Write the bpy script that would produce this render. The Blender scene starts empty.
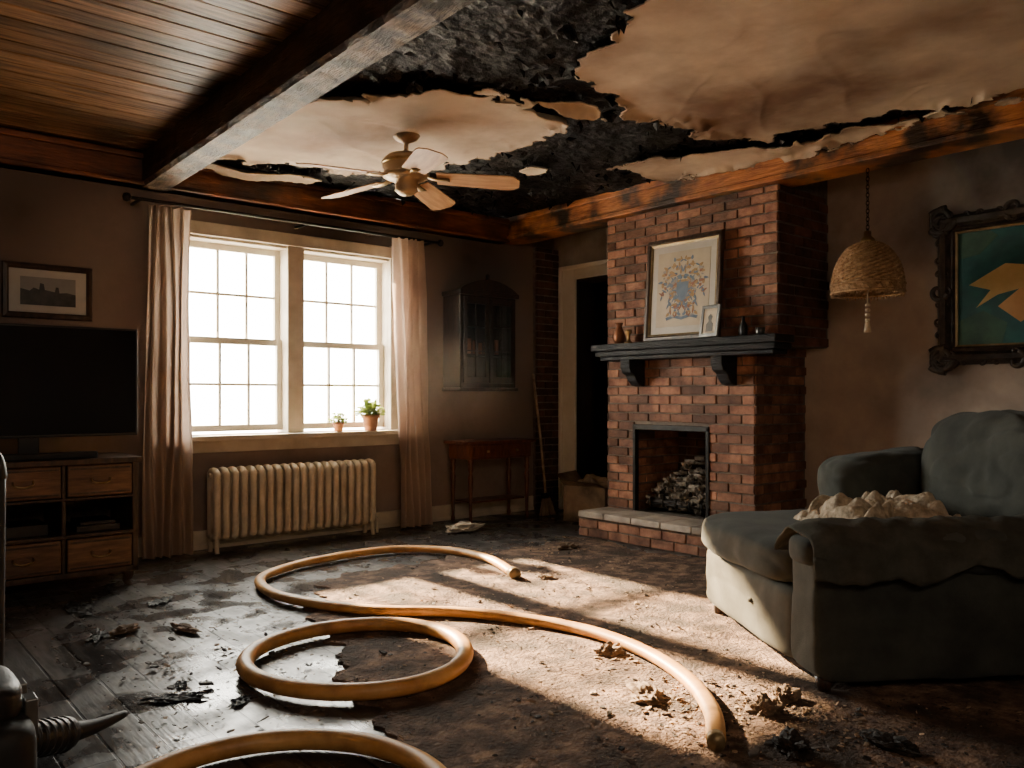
import bpy, bmesh, math, random
import numpy as np
from mathutils import Vector, Matrix, noise
random.seed(7)
S = bpy.context.scene
COL = S.collection

# ------------------------------------------------------------------ materials
def rgba(c): return (c[0], c[1], c[2], 1.0)

def P(name, c1, c2=None, scale=5, rough=.6, rough2=None, bump=.3, bscale=None, stretch=(1,1,1), metallic=0.0,
      dist=.01, lo=.35, hi=.65, soot=0.0, sscale=1.2, scol=(.01,.008,.007), slo=.45, shi=.65, island=0.0,
      sheen=0.0, zsoot=None, coat=0.0, spec=None, translucent=0.0):
    m = bpy.data.materials.new(name); m.use_nodes = True
    nt = m.node_tree; L = nt.links.new; B = nt.nodes['Principled BSDF']
    tc = nt.nodes.new('ShaderNodeTexCoord'); mp = nt.nodes.new('ShaderNodeMapping')
    mp.inputs['Scale'].default_value = stretch
    L(tc.outputs['Object'], mp.inputs['Vector'])
    n = nt.nodes.new('ShaderNodeTexNoise'); n.inputs['Scale'].default_value = scale
    n.inputs['Detail'].default_value = 8; n.inputs['Roughness'].default_value = .62
    L(mp.outputs[0], n.inputs['Vector'])
    r = nt.nodes.new('ShaderNodeValToRGB')
    r.color_ramp.elements[0].position = lo; r.color_ramp.elements[1].position = hi
    r.color_ramp.elements[0].color = rgba(c1); r.color_ramp.elements[1].color = rgba(c2 or c1)
    L(n.outputs['Fac'], r.inputs[0]); out = r.outputs[0]
    if island > 0:
        g = nt.nodes.new('ShaderNodeNewGeometry'); hs = nt.nodes.new('ShaderNodeHueSaturation')
        mr = nt.nodes.new('ShaderNodeMapRange'); mr.inputs['To Min'].default_value = 1-island; mr.inputs['To Max'].default_value = 1+island
        L(g.outputs['Random Per Island'], mr.inputs['Value']); L(mr.outputs[0], hs.inputs['Value'])
        L(out, hs.inputs['Color']); out = hs.outputs[0]
    if soot > 0:
        n2 = nt.nodes.new('ShaderNodeTexNoise'); n2.inputs['Scale'].default_value = sscale; n2.inputs['Detail'].default_value = 6
        L(tc.outputs['Object'], n2.inputs['Vector'])
        val = n2.outputs['Fac']
        if zsoot:
            sx = nt.nodes.new('ShaderNodeSeparateXYZ'); L(tc.outputs['Object'], sx.inputs[0])
            mr2 = nt.nodes.new('ShaderNodeMapRange'); mr2.inputs['From Min'].default_value = zsoot[0]; mr2.inputs['From Max'].default_value = zsoot[1]
            mr2.inputs['To Min'].default_value = zsoot[2]; mr2.inputs['To Max'].default_value = zsoot[3]
            L(sx.outputs['Z'], mr2.inputs['Value'])
            ad = nt.nodes.new('ShaderNodeMath'); ad.operation = 'ADD'; L(val, ad.inputs[0]); L(mr2.outputs[0], ad.inputs[1]); val = ad.outputs[0]
        r2 = nt.nodes.new('ShaderNodeValToRGB'); r2.color_ramp.elements[0].position = slo; r2.color_ramp.elements[1].position = shi
        r2.color_ramp.elements[0].color = (0,0,0,1); r2.color_ramp.elements[1].color = (soot,soot,soot,1)
        L(val, r2.inputs[0])
        mx = nt.nodes.new('ShaderNodeMix'); mx.data_type = 'RGBA'
        L(r2.outputs[0], mx.inputs[0]); L(out, mx.inputs[6]); mx.inputs[7].default_value = rgba(scol); out = mx.outputs[2]
    L(out, B.inputs['Base Color'])
    B.inputs['Roughness'].default_value = rough; B.inputs['Metallic'].default_value = metallic
    if rough2 is not None:
        mr3 = nt.nodes.new('ShaderNodeMapRange'); mr3.inputs['From Min'].default_value = .35; mr3.inputs['From Max'].default_value = .65
        mr3.inputs['To Min'].default_value = rough; mr3.inputs['To Max'].default_value = rough2
        L(n.outputs['Fac'], mr3.inputs['Value']); L(mr3.outputs[0], B.inputs['Roughness'])
    if sheen: B.inputs['Sheen Weight'].default_value = sheen
    if coat: B.inputs['Coat Weight'].default_value = coat; B.inputs['Coat Roughness'].default_value = .15
    if spec is not None: B.inputs['Specular IOR Level'].default_value = spec
    if translucent:
        tr = nt.nodes.new('ShaderNodeBsdfTranslucent'); L(out, tr.inputs['Color'])
        ms = nt.nodes.new('ShaderNodeMixShader'); ms.inputs[0].default_value = translucent
        L(B.outputs[0], ms.inputs[1]); L(tr.outputs[0], ms.inputs[2]); L(ms.outputs[0], nt.nodes['Material Output'].inputs[0])
    if bump > 0:
        nb = nt.nodes.new('ShaderNodeTexNoise'); nb.inputs['Scale'].default_value = bscale or scale*3; nb.inputs['Detail'].default_value = 6
        L(mp.outputs[0], nb.inputs['Vector'])
        b = nt.nodes.new('ShaderNodeBump'); b.inputs['Strength'].default_value = bump; b.inputs['Distance'].default_value = dist
        L(nb.outputs['Fac'], b.inputs['Height']); L(b.outputs[0], B.inputs['Normal'])
    return m

M = {}
M['wall'] = P('wall_plaster', (.21,.157,.128), (.33,.25,.205), scale=2.2, rough=.8, bump=.25, bscale=30, dist=.004, soot=.9, sscale=1.1, slo=.50, shi=.90, zsoot=(0.6,2.6,-.05,.22), scol=(.03,.022,.018))  # base colour darkened to carry the backlit shade of the window wall, plus soot
M['wall_e'] = P('wall_plaster_east', (.31,.25,.21), (.48,.40,.33), scale=2.0, rough=.8, bump=.25, bscale=30, dist=.004, soot=.9, sscale=1.6, slo=.47, shi=.76, zsoot=(1.2,2.6,-.05,.14), scol=(.04,.03,.025))  # lighter plaster copy: light on the east wall is put into its colour
M['cream'] = P('cream_paint', (.60,.51,.39), (.72,.64,.51), scale=6, rough=.5, bump=.1, soot=.5, sscale=4, slo=.5, shi=.8, scol=(.2,.15,.1))
M['doorpaint'] = P('door_casing_paint', (.82,.74,.61), (.90,.83,.71), scale=6, rough=.5, bump=.1)
M['sash'] = P('sash_paint', (.72,.66,.54), (.80,.74,.62), scale=6, rough=.45, bump=.05)
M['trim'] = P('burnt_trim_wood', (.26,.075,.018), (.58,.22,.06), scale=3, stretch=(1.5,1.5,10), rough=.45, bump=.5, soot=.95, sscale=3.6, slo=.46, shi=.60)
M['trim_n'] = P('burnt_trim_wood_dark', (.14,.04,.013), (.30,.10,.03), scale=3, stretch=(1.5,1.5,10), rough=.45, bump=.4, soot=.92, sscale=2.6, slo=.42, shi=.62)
M['plank'] = P('ceiling_plank_wood', (.09,.04,.018), (.45,.25,.125), scale=3, stretch=(1.2,14,14), rough=.5, rough2=.35, bump=.6, dist=.006, island=.4, soot=.92, sscale=1.1, slo=.48, shi=.72)
M['beam'] = P('beam_wood', (.03,.016,.010), (.13,.075,.04), scale=4, stretch=(10,1.2,10), rough=.5, bump=.7, dist=.01, soot=.85, sscale=5, slo=.43, shi=.6)
M['beam_under'] = P('beam_underside_worn', (.06,.04,.028), (.34,.25,.18), scale=5, stretch=(9,2,9), rough=.6, bump=.7, soot=.93, sscale=7, slo=.43, shi=.57)
M['char'] = P('charred_black', (.002,.002,.0025), (.013,.012,.013), scale=6, rough=.7, rough2=.4, bump=1.0, bscale=16, dist=.05, spec=.28)
M['plaster'] = P('torn_plaster', (.52,.39,.28), (.76,.63,.48), scale=1.9, rough=.8, bump=.25, bscale=9, dist=.01, soot=.93, sscale=.9, slo=.45, shi=.66, scol=(.15,.07,.036))
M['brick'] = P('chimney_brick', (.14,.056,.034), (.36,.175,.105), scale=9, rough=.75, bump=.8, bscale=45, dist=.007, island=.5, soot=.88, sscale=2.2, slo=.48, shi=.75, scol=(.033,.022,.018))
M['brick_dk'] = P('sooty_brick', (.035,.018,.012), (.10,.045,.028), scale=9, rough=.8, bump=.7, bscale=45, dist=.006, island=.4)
M['mortar'] = P('mortar', (.12,.095,.078), (.20,.165,.135), scale=20, rough=.9, bump=.5, bscale=60, dist=.005)
M['stone'] = P('hearth_slab', (.34,.29,.24), (.55,.48,.41), scale=5, rough=.65, bump=.4, island=.2, soot=.5, sscale=4)
M['mantel'] = P('charred_mantel_wood', (.003,.0035,.0045), (.016,.018,.022), scale=5, stretch=(9,1.3,9), rough=.5, bump=.9, dist=.01, spec=.35)
M['iron'] = P('black_iron', (.01,.01,.01), (.03,.028,.025), scale=20, rough=.45, bump=.2, metallic=.6)
M['radiator'] = P('radiator_enamel', (.60,.50,.37), (.74,.64,.50), scale=8, rough=.38, bump=.1, soot=.5, sscale=6, slo=.5, shi=.8, scol=(.18,.11,.06))
M['hose'] = P('fire_hose_rubber', (.54,.26,.075), (.74,.43,.16), scale=7, rough=.45, bump=.15, bscale=60, dist=.003, soot=.75, sscale=6, slo=.55, shi=.75, scol=(.14,.06,.025))
M['sofa'] = P('sofa_fabric', (.046,.050,.045), (.080,.085,.074), scale=5, rough=.95, bump=.45, bscale=220, dist=.002, sheen=.06, soot=.6, sscale=3, slo=.48, shi=.75, scol=(.024,.024,.021), spec=.2)
M['sofa_lit'] = P('sofa_fabric_lit', (.080,.080,.068), (.125,.122,.104), scale=5, rough=.95, bump=.35, bscale=220, dist=.002, soot=.7, sscale=4, slo=.47, shi=.75, scol=(.04,.037,.03), spec=.2)  # same fabric as the sofa; sunlight on the base put into a lighter colour
M['throw'] = P('throw_fabric', (.30,.235,.16), (.66,.55,.41), scale=26, rough=.9, bump=1, bscale=70, dist=.012)
M['curtain'] = P('curtain_linen', (.46,.335,.26), (.62,.48,.375), scale=3, stretch=(1,1,.4), rough=.85, bump=.3, bscale=80, dist=.003, soot=.6, sscale=2, slo=.5, shi=.8, scol=(.18,.11,.08), translucent=.42)
M['woodbrown'] = P('furniture_wood', (.11,.048,.022), (.27,.14,.065), scale=4, stretch=(1.5,12,12), rough=.4, bump=.25, soot=.4, sscale=3)
M['wooddark'] = P('furniture_dark_wood', (.025,.014,.009), (.085,.045,.025), scale=4, stretch=(8,8,1.5), rough=.4, bump=.25)
M['woodred'] = P('mahogany', (.07,.02,.011), (.18,.058,.027), scale=4, stretch=(8,8,2), rough=.3, bump=.15)
M['cabwood'] = P('sooted_cabinet_wood', (.010,.006,.0045), (.038,.019,.012), scale=4, stretch=(8,8,2), rough=.4, bump=.15)
M['brass'] = P('aged_brass', (.30,.19,.08), (.50,.34,.16), scale=12, rough=.35, bump=.1, metallic=.9)
M['fanmetal'] = P('fan_cream_metal', (.40,.27,.15), (.54,.39,.23), scale=8, rough=.35, bump=.05, metallic=.35)
M['fanblade'] = P('fan_blade_wood', (.36,.175,.07), (.56,.31,.14), scale=3, stretch=(2,14,1), rough=.5, bump=.05, island=.1)
M['black'] = P('black_plastic', (.008,.008,.009), (.015,.015,.016), scale=20, rough=.45, bump=.05)
M['screen'] = P('tv_glass', (.003,.003,.0035), (.004,.004,.005), scale=2, rough=.10, bump=0)
M['dgray'] = P('dark_grey_plastic', (.012,.012,.013), (.024,.024,.025), scale=9, rough=.65, bump=.1)
M['lgray'] = P('grey_metal', (.12,.12,.12), (.2,.2,.19), scale=9, rough=.35, bump=.1, metallic=.7)
M['terracotta'] = P('terracotta', (.36,.16,.08), (.50,.25,.14), scale=14, rough=.8, bump=.2)
M['leaf'] = P('leaf_green', (.12,.19,.03), (.28,.34,.07), scale=20, rough=.5, bump=.1, island=.4, translucent=.4)
M['soil'] = P('soil', (.02,.013,.008), (.05,.03,.02), scale=40, rough=.95, bump=.8)
M['paper'] = P('aged_paper', (.50,.42,.30), (.62,.54,.40), scale=6, rough=.6, bump=.03)
M['white'] = P('matboard_white', (.55,.52,.46), (.64,.61,.55), scale=5, rough=.6, bump=.03)
M['blue'] = P('ink_blue', (.08,.13,.20), (.16,.22,.30), scale=20, rough=.6, bump=0)
M['ochre'] = P('ink_ochre', (.32,.19,.07), (.44,.28,.12), scale=20, rough=.6, bump=0)
M['rust'] = P('ink_rust', (.22,.08,.04), (.3,.13,.07), scale=20, rough=.6, bump=0)
M['photo_sky'] = P('photo_grey', (.26,.25,.23), (.36,.35,.32), scale=4, rough=.4, bump=0)
M['photo_dark'] = P('photo_dark', (.03,.03,.028), (.07,.068,.06), scale=14, rough=.4, bump=0)
M['teal'] = P('paint_teal', (.015,.09,.10), (.03,.17,.17), scale=5, rough=.45, bump=.3, soot=.5, sscale=4, scol=(.03,.05,.05))
M['yellow'] = P('paint_yellow', (.50,.34,.12), (.62,.46,.20), scale=6, rough=.45, bump=.3)
M['orange'] = P('paint_orange', (.48,.24,.09), (.58,.33,.14), scale=6, rough=.45, bump=.3)
M['green'] = P('paint_green', (.03,.09,.07), (.06,.15,.11), scale=6, rough=.45, bump=.3)
M['ornate'] = P('carved_frame', (.016,.012,.009), (.06,.04,.028), scale=12, rough=.4, bump=.4)
M['gilt'] = P('frame_gilt', (.20,.14,.07), (.34,.25,.13), scale=12, rough=.4, bump=.2, metallic=.5)
M['wicker'] = P('wicker', (.30,.165,.075), (.60,.40,.22), scale=40, rough=.7, bump=.8, bscale=90, dist=.006, translucent=.15)
M['card'] = P('cardboard', (.20,.125,.075), (.32,.21,.13), scale=6, rough=.85, bump=.3, soot=.6, sscale=5)
M['debris'] = P('charred_debris_mat', (.010,.008,.007), (.055,.036,.025), scale=9, rough=.7, bump=.8, island=.6)
M['debris_l'] = P('plaster_debris_mat', (.14,.085,.05), (.42,.29,.19), scale=9, rough=.85, bump=.8, island=.5)
M['ash'] = P('ash', (.11,.09,.072), (.38,.33,.27), scale=14, rough=.95, bump=1, bscale=40, dist=.02)
M['rug'] = P('rug_pile', (.085,.048,.034), (.33,.205,.135), scale=13, lo=.40, hi=.64, rough=.95, bump=1.0, bscale=70, dist=.025, soot=.92, sscale=4.2, slo=.43, shi=.61, scol=(.045,.029,.021))
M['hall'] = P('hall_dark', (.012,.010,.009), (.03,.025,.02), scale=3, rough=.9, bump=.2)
M['ground'] = P('snowy_ground', (.5,.5,.48), (.6,.6,.58), scale=.4, rough=.9, bump=.1)

def floor_mat():
    m = bpy.data.materials.new('floor_boards'); m.use_nodes = True; nt = m.node_tree; L = nt.links.new; B = nt.nodes['Principled BSDF']
    tc = nt.nodes.new('ShaderNodeTexCoord'); mp = nt.nodes.new('ShaderNodeMapping'); mp.inputs['Rotation'].default_value = (0,0,math.pi/2)
    L(tc.outputs['Object'], mp.inputs['Vector'])
    br = nt.nodes.new('ShaderNodeTexBrick'); br.inputs['Scale'].default_value = 1; br.inputs['Brick Width'].default_value = 1.7; br.inputs['Row Height'].default_value = .135
    br.inputs['Mortar Size'].default_value = .005; br.inputs['Mortar Smooth'].default_value=.3; br.inputs['Color1'].default_value = (.040,.038,.039,1); br.inputs['Color2'].default_value = (.13,.118,.112,1); br.inputs['Mortar'].default_value = (.002,.002,.002,1)
    L(mp.outputs[0], br.inputs['Vector'])
    mp2 = nt.nodes.new('ShaderNodeMapping'); mp2.inputs['Scale'].default_value = (14,1.4,1); L(tc.outputs['Object'], mp2.inputs['Vector'])
    g = nt.nodes.new('ShaderNodeTexNoise'); g.inputs['Scale'].default_value = 3; g.inputs['Detail'].default_value = 8; L(mp2.outputs[0], g.inputs['Vector'])
    gr = nt.nodes.new('ShaderNodeValToRGB'); gr.color_ramp.elements[0].position=.38; gr.color_ramp.elements[1].position=.62
    gr.color_ramp.elements[0].color=(.3,.3,.3,1); gr.color_ramp.elements[1].color=(1,1,1,1); L(g.outputs['Fac'], gr.inputs[0])
    mg = nt.nodes.new('ShaderNodeMix'); mg.data_type = 'RGBA'; mg.blend_type = 'MULTIPLY'; mg.inputs[0].default_value = .8
    L(br.outputs['Color'], mg.inputs[6]); L(gr.outputs[0], mg.inputs[7])
    n = nt.nodes.new('ShaderNodeTexNoise'); n.inputs['Scale'].default_value = 2.0; n.inputs['Detail'].default_value = 10; n.inputs['Roughness'].default_value = .65; L(tc.outputs['Object'], n.inputs['Vector'])
    r = nt.nodes.new('ShaderNodeValToRGB'); r.color_ramp.elements[0].position = .48; r.color_ramp.elements[1].position = .70
    L(n.outputs['Fac'], r.inputs[0])
    mx = nt.nodes.new('ShaderNodeMix'); mx.data_type = 'RGBA'; L(r.outputs[0], mx.inputs[0]); L(mg.outputs[2], mx.inputs[6]); mx.inputs[7].default_value = (.010,.009,.009,1)
    L(mx.outputs[2], B.inputs['Base Color'])
    mr = nt.nodes.new('ShaderNodeMapRange'); mr.inputs['From Min'].default_value = .38; mr.inputs['From Max'].default_value = .62; mr.inputs['To Min'].default_value = .14; mr.inputs['To Max'].default_value = .50
    n3 = nt.nodes.new('ShaderNodeTexNoise'); n3.inputs['Scale'].default_value = 4; n3.inputs['Detail'].default_value = 9; L(tc.outputs['Object'], n3.inputs['Vector'])
    L(n3.outputs['Fac'], mr.inputs['Value']); L(mr.outputs[0], B.inputs['Roughness'])
    b1 = nt.nodes.new('ShaderNodeBump'); b1.inputs['Strength'].default_value = 1; b1.inputs['Distance'].default_value = .005; b1.invert = True; L(br.outputs['Fac'], b1.inputs['Height'])
    b2 = nt.nodes.new('ShaderNodeBump'); b2.inputs['Strength'].default_value = .25; b2.inputs['Distance'].default_value = .005
    n4 = nt.nodes.new('ShaderNodeTexNoise'); n4.inputs['Scale'].default_value = 5; n4.inputs['Detail'].default_value = 8; L(mp2.outputs[0], n4.inputs['Vector'])
    L(n4.outputs['Fac'], b2.inputs['Height']); L(b1.outputs[0], b2.inputs['Normal']); L(b2.outputs[0], B.inputs['Normal'])
    return m
M['floor'] = floor_mat()

def glass_mat():
    m = bpy.data.materials.new('window_glass'); m.use_nodes = True; nt = m.node_tree; nt.nodes.clear(); L = nt.links.new
    o = nt.nodes.new('ShaderNodeOutputMaterial'); t = nt.nodes.new('ShaderNodeBsdfTransparent'); g = nt.nodes.new('ShaderNodeBsdfGlossy'); g.inputs['Roughness'].default_value = .05
    t.inputs['Color'].default_value = (.95,.96,.95,1)
    mx = nt.nodes.new('ShaderNodeMixShader'); mx.inputs[0].default_value = .05; L(t.outputs[0], mx.inputs[1]); L(g.outputs[0], mx.inputs[2]); L(mx.outputs[0], o.inputs[0])
    return m
M['glass'] = glass_mat()

# ------------------------------------------------------------------ mesh helpers
def link(o, parent=None):
    COL.objects.link(o)
    if parent: o.parent = parent
    return o
def empty(name, loc=(0,0,0), rz=0, rx=0, ry=0):
    e = bpy.data.objects.new(name, None); e.location = loc; e.rotation_euler = (rx, ry, rz); e.empty_display_size = .1
    return link(e)
def mk(name, verts, faces, mat, parent=None, smooth=False, bevel=0, loc=None):
    me = bpy.data.meshes.new(name); me.from_pydata([tuple(v) for v in verts], [], faces); me.update()
    bm = bmesh.new(); bm.from_mesh(me); bmesh.ops.recalc_face_normals(bm, faces=bm.faces); bm.to_mesh(me); bm.free()
    if mat: me.materials.append(mat)
    if smooth:
        for p in me.polygons: p.use_smooth = True
    o = bpy.data.objects.new(name, me); link(o, parent)
    if loc: o.location = loc
    if bevel:
        b = o.modifiers.new('Bevel', 'BEVEL'); b.width = bevel; b.segments = 2; b.limit_method = 'ANGLE'
    return o
BF = [(0,1,3,2),(4,6,7,5),(0,4,5,1),(2,3,7,6),(0,2,6,4),(1,5,7,3)]
def bv(x0,x1,y0,y1,z0,z1): return [(x,y,z) for x in (x0,x1) for y in (y0,y1) for z in (z0,z1)]
def boxes(name, lst, mat, parent=None, bevel=0):
    V=[];F=[]
    for b in lst:
        o=len(V); V+=bv(*b); F+=[tuple(i+o for i in f) for f in BF]
    return mk(name,V,F,mat,parent,bevel=bevel)
def box(name,x0,x1,y0,y1,z0,z1,mat,parent=None,bevel=0): return boxes(name,[(x0,x1,y0,y1,z0,z1)],mat,parent,bevel)

def lathe(name, prof, mat, parent=None, seg=32, loc=None, smooth=True):
    V=[];F=[]
    for (r,z) in prof:
        for i in range(seg):
            a=2*math.pi*i/seg; V.append((r*math.cos(a),r*math.sin(a),z))
    for j in range(len(prof)-1):
        for i in range(seg):
            F.append((j*seg+i, j*seg+(i+1)%seg, (j+1)*seg+(i+1)%seg, (j+1)*seg+i))
    if prof[0][0]>1e-4: F.append(tuple(range(seg)))
    if prof[-1][0]>1e-4: F.append(tuple((len(prof)-1)*seg+i for i in range(seg)))
    o=mk(name,V,F,mat,parent,smooth=smooth,loc=loc)
    return o

def catmull(pts, n, cyclic):
    pts=[Vector(p) for p in pts]; N=len(pts); out=[]
    rng = N if cyclic else N-1
    for i in range(rng):
        if cyclic: a,b,c,d=pts[(i-1)%N],pts[i],pts[(i+1)%N],pts[(i+2)%N]
        else: a,b,c,d=pts[max(i-1,0)],pts[i],pts[i+1],pts[min(i+2,N-1)]
        for k in range(n):
            t=k/n
            out.append(.5*((2*b)+(c-a)*t+(2*a-5*b+4*c-d)*t*t+(3*b-a-3*c+d)*t*t*t))
    if not cyclic: out.append(pts[-1])
    return out
def sweepVF(pts, r, seg=10, rz=None, n=8, cyclic=False, V=None, F=None):
    if V is None: V=[];F=[]
    C=catmull(pts,n,cyclic) if n>1 else [Vector(p) for p in pts]
    N=len(C); base=len(V); prev=None
    for i,c in enumerate(C):
        if cyclic: T=(C[(i+1)%N]-C[(i-1)%N])
        else: T=(C[min(i+1,N-1)]-C[max(i-1,0)])
        if T.length<1e-9: T=Vector((0,0,1))
        T.normalize()
        if rz is not None:
            s=T.cross(Vector((0,0,1))).normalized(); u=s.cross(T).normalized()
        else:
            if prev is None:
                ref=Vector((0,0,1)) if abs(T.z)<.9 else Vector((1,0,0)); s=T.cross(ref).normalized()
            else: s=(prev-T*prev.dot(T)).normalized()
            prev=s; u=s.cross(T).normalized()
        rr = r(i/(N-1)) if callable(r) else r
        r2 = rz if rz is not None else rr
        for k in range(seg):
            a=2*math.pi*k/seg; V.append(c+s*(rr*math.cos(a))+u*(r2*math.sin(a)))
    for i in range(N if cyclic else N-1):
        j=(i+1)%N
        for k in range(seg):
            F.append((base+i*seg+k,base+i*seg+(k+1)%seg,base+j*seg+(k+1)%seg,base+j*seg+k))
    if not cyclic:
        F.append(tuple(base+k for k in range(seg))); F.append(tuple(base+(N-1)*seg+k for k in range(seg)))
    return V,F
def sweep(name, pts, r, mat, parent=None, **k):
    V,F=sweepVF(pts,r,**k); return mk(name,V,F,mat,parent,smooth=True)

def puff(name,x0,x1,y0,y1,z0,z1,mat,parent=None,n=5,cuts=14,amp=.01,fs=4,seed=0,rot=None,sag=0,fold=0):
    bm=bmesh.new(); bmesh.ops.create_cube(bm,size=2); bmesh.ops.subdivide_edges(bm,edges=bm.edges[:],cuts=cuts,use_grid_fill=True)
    hx,hy,hz=(x1-x0)/2,(y1-y0)/2,(z1-z0)/2; c=Vector(((x0+x1)/2,(y0+y1)/2,(z0+z1)/2))
    R=Matrix.Identity(3) if rot is None else (Matrix.Rotation(rot[2],3,'Z')@Matrix.Rotation(rot[1],3,'Y')@Matrix.Rotation(rot[0],3,'X'))
    for v in bm.verts:
        p=v.co; r=(abs(p.x)**n+abs(p.y)**n+abs(p.z)**n)**(1/n); q=p/r
        q=Vector((q.x*hx,q.y*hy,q.z*hz))
        if sag: q.z -= sag*max(0,1-(q.x/hx)**2)*max(0,1-(q.y/hy)**2)*(1 if q.z>0 else 0)
        w_=q+c
        d=noise.noise(w_*fs+Vector((seed,seed,0)))*amp+noise.noise(w_*fs*3+Vector((seed,0,5)))*amp*.4
        if fold:
            f=noise.noise(Vector((w_.x*5,w_.y*3,w_.z*5))+Vector((seed*2,3,1)))
            d-=fold*max(0,1-abs(f)*9)
        q=q+q.normalized()*d
        v.co=R@q+c
    me=bpy.data.meshes.new(name); bm.to_mesh(me); bm.free(); me.materials.append(mat)
    for p in me.polygons: p.use_smooth=True
    return link(bpy.data.objects.new(name,me),parent)

def frame_mesh(name,w,h,prof,mat,parent=None,y=0):
    V=[];F=[];n=len(prof)
    for (sx,sz) in [(-1,-1),(1,-1),(1,1),(-1,1)]:
        for (o,d) in prof: V.append((sx*(w/2+o),y-d,sz*(h/2+o)))
    for i in range(4):
        j=(i+1)%4
        for k in range(n):
            F.append((i*n+k,i*n+(k+1)%n,j*n+(k+1)%n,j*n+k))
    return mk(name,V,F,mat,parent)
def flat(name,pts,y,mat,parent,th=.002):
    n=len(pts); V=[(x,y,z) for x,z in pts]+[(x,y+th,z) for x,z in pts]
    F=[tuple(range(n)),tuple(range(n,2*n))]+[(i,(i+1)%n,n+(i+1)%n,n+i) for i in range(n)]
    return mk(name,V,F,mat,parent)

# ------------------------------------------------------------------ room dims
H=2.62; YW=5.67; XR=5.35; XL=-1.0; YB=-1.4; T=.2
WX0,WX1,WZ0,WZ1=1.92,3.55,.78,2.15
floor=box('floor',XL-T,XR+T,YB-T,YW+T,-.12,0,M['floor'])
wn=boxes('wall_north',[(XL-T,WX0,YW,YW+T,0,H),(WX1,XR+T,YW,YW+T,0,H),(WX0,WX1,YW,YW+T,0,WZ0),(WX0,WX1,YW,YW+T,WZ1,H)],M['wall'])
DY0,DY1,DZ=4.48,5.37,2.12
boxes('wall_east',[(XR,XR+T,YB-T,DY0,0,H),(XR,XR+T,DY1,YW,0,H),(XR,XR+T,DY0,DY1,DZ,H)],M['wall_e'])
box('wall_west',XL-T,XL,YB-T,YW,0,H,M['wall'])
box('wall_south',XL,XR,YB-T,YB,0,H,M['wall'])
# dark hallway behind door
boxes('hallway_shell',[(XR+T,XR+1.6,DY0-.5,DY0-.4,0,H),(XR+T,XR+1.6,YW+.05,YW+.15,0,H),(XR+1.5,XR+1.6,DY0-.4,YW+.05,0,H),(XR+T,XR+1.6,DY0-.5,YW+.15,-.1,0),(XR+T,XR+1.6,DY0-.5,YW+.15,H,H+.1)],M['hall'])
# door casing
d=empty('door_1')
boxes('casing',[(XR-.03,XR,DY1,DY1+.20,0,DZ+.13),(XR-.03,XR,DY0-.14,DY0,0,DZ+.13),(XR-.03,XR,DY0,DY1,DZ,DZ+.13)],M['doorpaint'],d,bevel=.006)
boxes('casing_bead',[(XR-.045,XR-.03,DY1+.15,DY1+.20,0,DZ+.13),(XR-.045,XR-.03,DY0-.14,DY1+.2,DZ+.09,DZ+.13)],M['doorpaint'],d,bevel=.006)
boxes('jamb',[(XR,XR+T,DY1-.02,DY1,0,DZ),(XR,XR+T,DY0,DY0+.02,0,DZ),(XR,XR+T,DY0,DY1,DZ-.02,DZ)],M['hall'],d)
# baseboards
boxes('baseboard_north',[(XL,5.07,YW-.02,YW,0,.13),(XL,5.07,YW-.028,YW,0,.03)],M['cream'],bevel=.004)
boxes('baseboard_east',[(XR-.02,XR,YB,2.9,0,.13)],M['cream'],bevel=.004)

# ------------------------------------------------------------------ ceiling
ceil=box('ceiling',XL-T,XR+T,YB-T,YW+T,H+.02,H+.12,M['char'])
L_=[];y=YB
while y<YW:
    L_.append((XL,1.70,y,min(y+.122,YW),H-.01+random.uniform(-.003,.003),H+.02)); y+=.13
boxes('plank_lining',L_,M['plank'],ceil,bevel=.004)
# charred lath surface
nx,ny=190,300; xs=np.linspace(1.72,XR,nx); ys=np.linspace(YB,YW,ny)
V=[];F=[]
for j in range(ny):
    for i in range(nx):
        p=Vector((xs[i],ys[j],0)); z=noise.fractal(p*4,1.0,2.0,5)*.024+(.5-abs(noise.noise(Vector((xs[i]*9,ys[j]*22,0)))))*.012
        V.append((xs[i],ys[j],H+.005-max(-.012,z)))
for j in range(ny-1):
    for i in range(nx-1):
        a=j*nx+i; F.append((a,a+1,a+nx+1,a+nx))
mk('charred_lath',V,F,M['char'],ceil,smooth=True)
# torn plaster
polys=[
 [(2.433,2.159),(2.677,2.634),(2.836,2.804),(3.061,2.905),(3.522,2.964),(3.942,2.942),(4.33,2.74),(4.40,2.257),(4.47,1.989),(4.56,1.447),(4.62,.4),(4.3,-.8),(2.6,-1.0),(1.9,.2),(2.15,1.5)],
 [(4.13,3.736),(4.007,3.454),(4.262,3.182),(4.458,2.672),(4.52,2.2),(4.62,1.5),(4.67,1.2),(4.67,3.75)],
 [(1.9,5.2),(1.86,4.6),(1.908,4.035),(1.992,3.605),(2.226,3.474),(2.408,3.303),(2.655,3.214),(3.13,3.192),(3.321,3.471),(3.293,3.87),(3.313,4.431),(3.006,4.692),(2.648,4.996),(2.223,5.145)],
 [(2.856,3.134),(2.99,2.99),(3.12,2.943),(3.27,3.05),(3.05,3.14)],
 [(1.85,5.30),(2.3,5.33),(2.75,5.30),(2.7,5.45),(1.86,5.48)],
 [(3.6,4.05),(3.72,3.98),(3.8,4.1),(3.75,4.24),(3.64,4.2)],
]
res=.014
X=np.arange(1.8,4.7,res); Y=np.arange(-1.0,5.55,res)
GX,GY=np.meshgrid(X,Y)
nzf=np.zeros_like(GX); nz2=np.zeros_like(GX); nz3=np.zeros_like(GX)
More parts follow.
